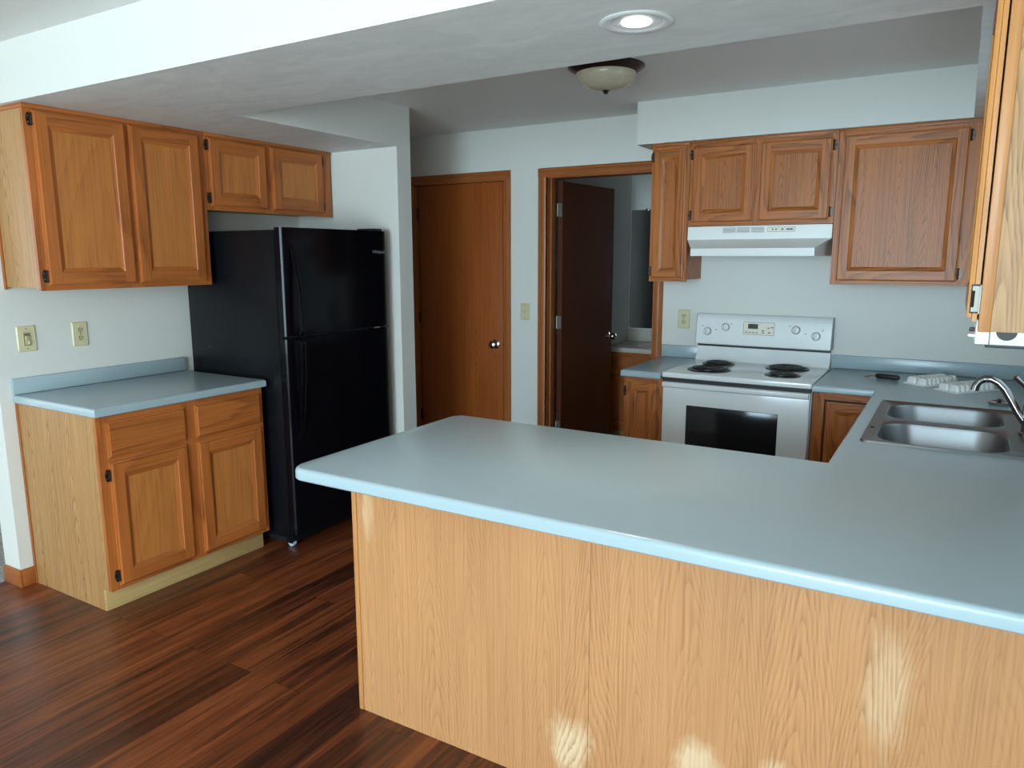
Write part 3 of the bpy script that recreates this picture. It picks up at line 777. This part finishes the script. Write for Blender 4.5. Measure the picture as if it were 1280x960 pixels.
# ------------------------------------------------------------------ sink and tap
t = thing('kitchen_sink', (3.7, -1.37, 0.9145), 'double bowl stainless steel sink set in the blue counter', 'sink')
SX0, SX1, SY0, SY1 = 3.428, 3.985, -1.785, -0.955
bas = [(3.468, 3.868, -1.752, -1.400), (3.468, 3.868, -1.340, -0.988)]
b = B(STEEL)
zt = 0.9175
outer = rect_arc([(SX0, SY0, 0.025), (SX1, SY0, 0.025), (SX1, SY1, 0.025), (SX0, SY1, 0.025)], 4)
R = b.rings([[V((x, y, 0.9145)) for x, y in outer], [V((x, y, zt + 0.0035)) for x, y in inset(outer, 0.003)], [V((x, y, zt + 0.0035)) for x, y in inset(outer, 0.007)], [V((x, y, zt)) for x, y in inset(outer, 0.014)]], STEEL, False, False)
es = []
L = R[-1]
for i in range(len(L)): es.append(b.bm.edges.get((L[i], L[(i + 1) % len(L)])))
for (x0, x1, y0, y1) in bas:
    def ring(d, z, r): return [V((x, y, z)) for x, y in rect_arc([(x0 + d, y0 + d, r), (x1 - d, y0 + d, r), (x1 - d, y1 - d, r), (x0 + d, y1 - d, r)], 10)]
    rr_ = [ring(0.0, zt, 0.10), ring(0.004, zt - 0.003, 0.099), ring(0.007, zt - 0.012, 0.098), ring(0.018, zt - 0.08, 0.096), ring(0.030, zt - 0.12, 0.092), ring(0.050, zt - 0.152, 0.085), ring(0.075, zt - 0.170, 0.07), ring(0.10, zt - 0.176, 0.05)]
    Q = b.rings(rr_, STEEL, False, True)
    for i in range(len(Q[0])): es.append(b.bm.edges.get((Q[0][i], Q[0][(i + 1) % len(Q[0])])))
bmesh.ops.triangle_fill(b.bm, edges=es, use_beauty=True, use_dissolve=False)
b.build('basin_pan', t, recalc=True)
for (x0, x1, y0, y1) in bas:
    b = B(CHR); b.lathe(((x0 + x1) / 2, (y0 + y1) / 2, zt - 0.1755), (0, 0, 1), [(0.055, 0), (0.054, 0.003), (0.042, 0.002), (0.038, -0.0), (0.0, -0.0)], CHR, 24, mats=[CHR, CHR, CHR, SLOT]); b.build('drain', t)
b = B(RUB); b.lathe((3.445, -1.54, zt), (0, 0, 1), [(0.010, 0), (0.009, 0.002), (0.0, 0.003)], RUB, 12); b.build('hole_plug', t)

t = thing('kitchen_faucet', (3.928, -1.40, zt), 'chrome single-lever faucet at the back of the sink', 'faucet')
b = B(CHR); b.lathe((3.928, -1.40, zt), (0, 0, 1), [(0.032, 0), (0.032, 0.006), (0.026, 0.012), (0.024, 0.075), (0.0265, 0.08), (0.0265, 0.105), (0.022, 0.125), (0.0, 0.132)], CHR, 24); b.build('body', t)
sp = [(3.915, 0.955), (3.888, 0.995), (3.866, 1.035), (3.845, 1.070), (3.825, 1.092), (3.803, 1.103), (3.782, 1.102), (3.766, 1.092), (3.757, 1.075), (3.754, 1.058)]
b = B(CHR); b.tube([(x, -1.40 + (3.93 - x) * 0.12, z) for x, z in sp], [0.0130] * 10, CHR, 14); b.build('spout', t)
b = B(CHR); b.tube([(3.928, -1.40, zt + 0.128), (3.915, -1.41, 1.075), (3.893, -1.42, 1.098), (3.868, -1.43, 1.122)], [0.012, 0.008, 0.007, 0.0085], CHR, 12); b.build('lever', t)
t = thing('sink_strainer', (3.862, -0.79, 0.9145), 'small round metal strainer on the counter behind the faucet spout', 'strainer')
b = B(NICK); b.lathe((3.862, -0.79, 0.9145), (0, 0, 1), [(0.036, 0), (0.040, 0.006), (0.043, 0.010), (0.040, 0.012), (0.030, 0.008), (0.0, 0.008)], NICK, 24); b.build('cup', t)
b = B(RUB); b.lathe((3.862, -0.79, 0.9225), (0, 0, 1), [(0.012, 0), (0.006, 0.004), (0.006, 0.010), (0.011, 0.014), (0.0, 0.017)], RUB, 14); b.build('knob', t)


# ice cube trays upside down on the counter
def ice_tray(c, ang_, label, L_=0.27, W_=0.135):
    t = thing('ice_cube_tray', (c[0], c[1], 0.9142), label, 'tray', 'white ice cube trays on the counter')
    Rm = Matrix.Rotation(ang_, 3, 'Z'); C0 = V((c[0], c[1], 0.9142))
    P = lambda x, y, z: C0 + Rm @ V((x, y, z))
    b = B(ENAM2)
    o = rect_arc([(-L_ / 2, -W_ / 2, 0.012), (L_ / 2, -W_ / 2, 0.012), (L_ / 2, W_ / 2, 0.012), (-L_ / 2, W_ / 2, 0.012)], 4)
    b.rings([[P(x, y, z) for x, y in inset(o, d)] for d, z in ((0, 0), (0, 0.003), (0.003, 0.0045), (0.012, 0.0045))])
    b.build('rim', t)
    nx = 8; cw = (L_ - 0.03) / nx; ch = (W_ - 0.026) / 2
    b = B(ENAM2)
    for i in range(nx):
        for j in range(2):
            cx_ = -L_ / 2 + 0.015 + cw * (i + 0.5); cy_ = -W_ / 2 + 0.013 + ch * (j + 0.5)
            R = []
            for q, z in ((1.0, 0.004), (0.97, 0.016), (0.90, 0.026), (0.74, 0.033), (0.45, 0.036)):
                hx, hy = cw * 0.43 * q, ch * 0.46 * q; r = min(hx, hy) * 0.55
                R.append([P(cx_ + x, cy_ + y, z) for x, y in rect_arc([(-hx, -hy, r), (hx, -hy, r), (hx, hy, r), (-hx, hy, r)], 3)])
            b.rings(R)
    b.build('cube_cells', t)


ice_tray((3.600, -0.315), math.radians(55), 'white ice cube tray nearer the stove, beside the black-handled tool')
ice_tray((3.745, -0.455), math.radians(50), 'white ice cube tray right behind the faucet spout')
t = thing('hand_tool', (3.40, -0.30, 0.9142), 'small black-handled tool with brass tip lying beside the ice cube tray', 'tool')
b = B(RUB); b.tube([(3.345, -0.290, 0.928), (3.355, -0.292, 0.928), (3.44, -0.318, 0.928), (3.455, -0.322, 0.928)], [0.009, 0.0135, 0.0135, 0.010], RUB, 12); b.build('handle', t)
b = B(BRASS); b.tube([(3.346, -0.290, 0.928), (3.325, -0.286, 0.926), (3.308, -0.290, 0.921), (3.296, -0.284, 0.9185)], [0.005, 0.004, 0.004, 0.003], BRASS, 8); b.build('tip', t)

# ------------------------------------------------------------------ stove
t = thing('electric_range', (2.71, -0.33, 0), 'white electric coil stove with a dark oven window', 'stove')
X0, X1 = 2.331, 3.094
b = B(ENAM); b.box(X0, X1, -0.615, -0.02, 0.03, 0.885, ENAM, 0.003); b.box(X0 + 0.02, X1 - 0.02, -0.58, -0.05, 0.0, 0.031, RUB); b.build('body', t)
b = B(ENAM)
b.box(X0 - 0.002, X1 + 0.002, -0.660, -0.030, 0.888, 0.918, ENAM, 0.007, 3); b.build('cooktop', t)
b = B(RUB); b.box(X0 + 0.003, X1 - 0.003, -0.652, -0.60, 0.868, 0.889, RUB); b.build('vent_gap', t)


def burner(x, y, r, nc):
    b = B(COIL); b.lathe((x, y, 0.918), (0, 0, 1), [(r + 0.018, 0.0), (r + 0.017, 0.004), (r + 0.006, 0.0045), (r - 0.004, 0.0015), (0.02, 0.001), (0.0, 0.001)], COIL, 36)
    g = b.build('burner', t)
    b = B(COIL); pts = []
    N_ = nc * 22
    for i in range(N_ + 1):
        a = 2 * math.pi * i / 22; q = 0.022 + (r - 0.024) * i / N_
        pts.append((x + q * math.cos(a), y + q * math.sin(a), 0.929))
    b.tube(pts, 0.0042, COIL, 6, up=(0, 0, 1)); b.lathe((x, y, 0.922), (0, 0, 1), [(0.018, 0), (0.018, 0.008), (0.0, 0.009)], COIL, 16)
    for a in (0.5, 2.6, 4.7): b.tube([(x, y, 0.923), (x + r * math.cos(a), y + r * math.sin(a), 0.923)], 0.003, COIL, 6)
    b.build('coil', g)


burner(2.512, -0.215, 0.073, 4); burner(2.532, -0.470, 0.098, 5); burner(2.895, -0.215, 0.098, 5); burner(2.920, -0.470, 0.073, 4)
# backguard
b = B(ENAM)
b.prism([(-0.005, 0.918), (-0.085, 0.918), (-0.062, 0.945), (-0.052, 0.994), (-0.050, 1.001), (-0.005, 1.001)], 'x', X0 + 0.004, X1 - 0.004, ENAM); b.build('splash_panel', t)
b = B(RUB); b.box(X0 + 0.008, X1 - 0.008, -0.055, -0.01, 1.0005, 1.0165, RUB); b.build('vent_slot', t)
b = B(ENAM)
YG = lambda z: -0.085 + (z - 1.016) * 0.12
cp = [(-0.005, 1.016), (-0.083, 1.016), (-0.088, 1.022), (YG(1.03) - 0.003, 1.03), (YG(1.10), 1.10), (YG(1.16), 1.16), (YG(1.18) + 0.003, 1.18), (YG(1.19) + 0.012, 1.190), (YG(1.195) + 0.03, 1.195), (-0.005, 1.195)]
b.prism(cp, 'x', X0 + 0.002, X1 - 0.002, ENAM, 0.0); pnl = b.build('control_panel', t)
b = B(GREYP)
for xx in (X0 - 0.0005, X1 - 0.0025):
    b = B(GREYP); b.prism([(p[0] + (-0.001 if i not in (0, len(cp) - 1) else 0), p[1]) for i, p in enumerate(cp)], 'x', xx, xx + 0.003, GREYP); b.build('end_cap', pnl)
for (kx, kz) in ((2.400, 1.092), (2.507, 1.121), (2.903, 1.121), (3.012, 1.092)):
    c = V((kx, YG(kz) - 0.0005, kz)); n = V((0, -1, 0.12)).normalized(); b = B(ENAM2)
    b.lathe(c, n, [(0.024, 0), (0.024, 0.003), (0.021, 0.006), (0.0195, 0.016), (0.017, 0.019), (0.0, 0.0195)], ENAM2, 24, mats=[INK, GREYP, ENAM2, ENAM2, ENAM2])
    b.box(kx - 0.0045, kx + 0.0045, c.y - 0.030, c.y - 0.016, kz - 0.018, kz + 0.018, ENAM2, 0.002)
    b.box(kx - 0.0062, kx - 0.0046, c.y - 0.028, c.y - 0.018, kz - 0.018, kz + 0.018, INK)
    b.build('knob', pnl)
b = B(PANELW)
def onp(b, x0, x1, z0, z1, m, d=0.0015):
    b.rings([[V((x0, YG(z0) - e, z0)), V((x1, YG(z0) - e, z0)), V((x1, YG(z1) - e, z1)), V((x0, YG(z1) - e, z1))] for e in (-0.001, d)], m)
onp(b, 2.610, 2.786, 1.083, 1.156, INK, 0.0008); onp(b, 2.612, 2.784, 1.085, 1.154, PANELW); dsp = b.build('clock_panel', pnl)
b = B(LCD); onp(b, 2.637, 2.693, 1.118, 1.146, LCD, 0.0025); b.build('clock_display', dsp)
for x, z, w_, h in [(x, 1.094, 0.012, 0.005) for x in (2.622, 2.642, 2.662, 2.682)] + [(x, z, 0.013, 0.006) for x, z in ((2.718, 1.094), (2.716, 1.106), (2.746, 1.122), (2.766, 1.126), (2.752, 1.096))]:
    b = B(INK); onp(b, x, x + w_, z, z + h, INK, 0.002); b.build('button', dsp)
for x, z in ((2.368, 1.125), (2.452, 1.103), (2.540, 1.142), (2.868, 1.142), (2.956, 1.103), (3.045, 1.125)):
    b = B(INK); onp(b, x - 0.003, x + 0.003, z - 0.003, z + 0.003, INK, 0.001); b.build('burner_mark', pnl)
# oven door
b = B(ENAM); b.box(X0 + 0.003, X1 - 0.003, -0.655, -0.618, 0.215, 0.868, ENAM, 0.008, 3); od = b.build('oven_door', t)
b = B(OVG); b.box(2.470, 2.944, -0.6575, -0.650, 0.40, 0.746, OVG, 0.002); b.build('oven_window', od)
b = B(ENAM); b.prism([(-0.652, 0.835), (-0.672, 0.837), (-0.680, 0.843), (-0.680, 0.862), (-0.672, 0.867), (-0.652, 0.868)], 'x', X0 + 0.008, X1 - 0.008, ENAM, 0.002); b.build('handle', od)
b = B(ENAM); b.box(X0 + 0.003, X1 - 0.003, -0.652, -0.618, 0.035, 0.205, ENAM, 0.006); b.build('storage_drawer', t)

# ------------------------------------------------------------------ range hood
t = thing('range_hood', (2.716, -0.2, 1.535), 'white range hood mounted under the short oak cabinet above the stove', 'hood')
b = B(ENAM2)
hx0, hx1 = 2.337, 3.092
top = [(hx0, -0.002), (hx1, -0.002), (hx1, -0.326), (hx0, -0.326)]
mid = [(hx0, -0.002), (hx1, -0.002), (hx1, -0.328), (hx0, -0.328)]
lip = [(hx0, -0.002), (hx1, -0.002), (3.034, -0.452), (2.396, -0.452)]
b.rings([[V((x, y, z)) for x, y in P_] for P_, z in ((top, 1.6965), (mid, 1.626), (lip, 1.576), (lip, 1.536))], ENAM2, True, False)
inn = [(hx0 + 0.01, -0.012), (hx1 - 0.01, -0.012), (3.026, -0.442), (2.404, -0.442)]
b.rings([[V((x, y, z)) for x, y in P_] for P_, z in ((lip, 1.536), (inn, 1.536), (inn, 1.565))], ENAM2, False, True)
b.build('shell', t)
for x0 in (2.535, 2.610, 2.686):
    b = B(GREYP); b.box(x0, x0 + 0.068, -0.3285, -0.325, 1.660, 1.688, GREYP)
    for i in range(5): b.box(x0, x0 + 0.068, -0.3305, -0.3284, 1.6615 + i * 0.0054, 1.6637 + i * 0.0054, ENAM2)
    b.build('vent_grille', t)
b = B(PANELW); b.box(2.772, 2.912, -0.3290, -0.325, 1.662, 1.687, GREYP); b.box(2.774, 2.910, -0.3295, -0.3289, 1.664, 1.685, PANELW)
for x0, w_ in ((2.795, 0.008), (2.812, 0.008), (2.842, 0.012), (2.868, 0.034)): b.box(x0, x0 + w_, -0.3305, -0.3294, 1.671, 1.679, INK)
b.build('switch_panel', t)


# ------------------------------------------------------------------ back upper cabinets (face -y)
def upper_back(label, x0, x1, z0, doors, zb=None, left_stile=0.02, right_stile=0.03):
    z1 = ZS; YF_ = -0.300
    t = thing('wall_cabinet', ((x0 + x1) / 2, -0.15, z0), label, 'cabinet')
    b = B(OVB)
    b.box(x0 + 0.002, x1 - 0.002, YF_ + 0.019, -0.001, z0 + 0.012, z1, OVB)
    for a, c in ((x0, x0 + left_stile), (x1 - right_stile, x1)): b.box(a, c, YF_, YF_ + 0.019, z0, z1 - 0.001, OVB)
    if len(doors) > 1: b.box(doors[0][1] - 0.012, doors[1][0] + 0.012, YF_, YF_ + 0.019, z0, z1 - 0.001, OVB)
    b.box(x0 + left_stile, x1 - right_stile, YF_ + 0.0005, YF_ + 0.0185, z0, z0 + 0.04, OHB); b.box(x0 + left_stile, x1 - right_stile, YF_ + 0.0005, YF_ + 0.0185, z1 - 0.06, z1 - 0.001, OHB)
    b.build('body', t)
    b = B(OHB); b.box(x0, x1, YF_ - 0.007, YF_, z1 - 0.016, z1 - 0.0005, OHB, 0.002); b.build('top_trim', t)
    for (a, c, side) in doors if len(doors[0]) == 3 else []:
        fr = 0.050 if c - a > 0.25 else 0.040
        b = B(OVB); front(b, (a, YF_, z0 + 0.020), UB, NB, c - a, (2.128) - (z0 + 0.020), 0.017, fr, OVB, OHB, OPB); d = b.build('door', t)
        for hz in (z0 + 0.060, 2.090):
            hinge(d, (a if side < 0 else c, YF_, hz), (side, 0, 0), NB)
    return t


upper_back('narrow tall oak wall cabinet left of the range hood', 2.105, 2.325, 1.390, [(2.120, 2.306, -1)], left_stile=0.03)
upper_back('short two-door oak wall cabinet above the range hood', 2.327, 3.092, 1.700, [(2.346, 2.688, -1), (2.714, 3.066, 1)])
upper_back('wide single-door oak wall cabinet right of the range hood', 3.094, 4.018, 1.390, [(3.122, 3.660, 1)], left_stile=0.045, right_stile=0.39)

# ------------------------------------------------------------------ right upper cabinet beside the camera (faces -x)
t = thing('wall_cabinet', (3.87, -2.45, 1.390), 'light oak wall cabinet on the right wall with white device beneath', 'cabinet')
XRF = 3.714
b = B(VE)
b.box(XRF + 0.019, XR, -2.795, -2.100, 1.412, ZS - 0.0005, VE)
b.box(XRF + 0.0205, XR, -2.797, -2.790, 1.391, ZS - 0.0005, VE)
b.box(XRF + 0.019, XR, -2.1065, -2.100, 1.391, 1.413, VE)
for a, c in ((-2.800, -2.760), (-2.140, -2.100)): b.box(XRF, XRF + 0.020, a, c, 1.390, ZS - 0.0005, OVN, 0.001)
b.box(XRF + 0.0005, XRF + 0.0195, -2.760, -2.140, 1.390, 1.43, OH); b.box(XRF + 0.0005, XRF + 0.0195, -2.760, -2.140, 2.12, ZS - 0.0005, OH); b.build('body', t)
b = B(OVR); front(b, (XRF - 0.003, -2.118, 1.408), (0, -1, 0), (-1, 0, 0), 0.650, 0.728, 0.018, 0.056, OVR, OH, OP); d = b.build('door', t)
for hz in (1.452, 2.08):
    b = B(PEW); b.box(XRF - 0.017, XRF - 0.002, -2.771, -2.7682, hz - 0.028, hz + 0.028, RUB, 0.001); b.box(XRF - 0.015, XRF - 0.003, -2.7722, -2.770, hz - 0.025, hz + 0.025, PEW)
    b.tube([(XRF - 0.0135, -2.7745, hz - 0.016), (XRF - 0.0135, -2.7745, hz + 0.016)], 0.0028, BRZ, 8); b.box(XRF - 0.003, XRF - 0.0005, -2.792, -2.768, hz - 0.028, hz + 0.028, PEW); b.build('hinge', d)

t = thing('under_cabinet_radio', (3.86, -2.6, 1.36), 'white device with dark round dial under the right wall cabinet', 'radio')
b = B(ENAM2); b.box(3.711, 3.985, -2.742, -2.52, 1.360, 1.411, ENAM2, 0.004); b.box(3.735, 3.737, -2.7425, -2.741, 1.361, 1.410, INK); b.box(3.73, 3.98, -2.735, -2.53, 1.354, 1.3605, RUB, 0.002); b.build('housing', t)
b = B(RUB); b.lathe((3.764, -2.742, 1.388), (0, -1, 0), [(0.018, 0), (0.018, 0.002), (0.0, 0.0022)], RUB, 24); b.build('dial', t)
b = B(RUB); b.box(3.701, 3.712, -2.70, -2.688, 1.382, 1.390, RUB, 0.002); b.box(3.699, 3.712, -2.735, -2.70, 1.374, 1.380, ENAM2, 0.002); b.build('side_button', t)

# ------------------------------------------------------------------ lights
t = thing('recessed_light', (2.862, -2.470, ZS), 'lit round recessed downlight in the beam above the peninsula', 'light')
c = (2.862, -2.470, ZS)
b = B(WIN); b.lathe(c, (0, 0, -1), [(0.066, 0.0005), (0.098, 0.0005), (0.100, 0.003), (0.094, 0.006), (0.075, 0.005), (0.068, 0.002)], WIN, 40, False, False); b.build('trim_ring', t)
b = B(LENS); b.lathe(c, (0, 0, -1), [(0.040, 0.0004), (0.040, 0.0040), (0.028, 0.0060), (0.0, 0.0068)], LENS, 32); b.build('lens', t)
b = B(FLR); b.lathe(c, (0, 0, -1), [(0.0675, 0.0005), (0.0675, 0.0028), (0.052, 0.0016), (0.040, 0.0012)], FLR, 36, False, False); b.build('reflector', t)
l = bpy.data.lights.new('downlight_lamp', 'SPOT'); l.energy = 30; l.color = (1, 0.88, 0.74); l.spot_size = math.radians(110); l.spot_blend = 0.6; l.shadow_soft_size = 0.06
lo = bpy.data.objects.new('downlight_lamp', l); COL.objects.link(lo); lo.location = (2.862, -2.470, ZS - 0.012); lo.rotation_euler = (0, 0, 0)

t = thing('ceiling_light', (2.195, -1.17, 2.28), 'unlit flush ceiling light with bronze pan and alabaster glass bowl', 'light')
c = (2.195, -1.17, ZC)
b = B(DBR); b.lathe(c, (0, 0, -1), [(0.176, 0.0), (0.176, 0.005), (0.166, 0.012), (0.152, 0.022), (0.142, 0.030), (0.136, 0.032), (0.0, 0.032)], DBR, 40); b.build('pan', t)
b = B(ALAB); b.lathe(c, (0, 0, -1), [(0.137, 0.022), (0.138, 0.034), (0.134, 0.052), (0.122, 0.070), (0.102, 0.085), (0.075, 0.096), (0.045, 0.103), (0.012, 0.106), (0.0, 0.106)], ALAB, 40); b.build('glass_bowl', t)
b = B(DBR); b.lathe(c, (0, 0, -1), [(0.018, 0.103), (0.018, 0.107), (0.009, 0.110), (0.012, 0.114), (0.010, 0.119), (0.0, 0.122)], DBR, 16); b.build('finial', t)
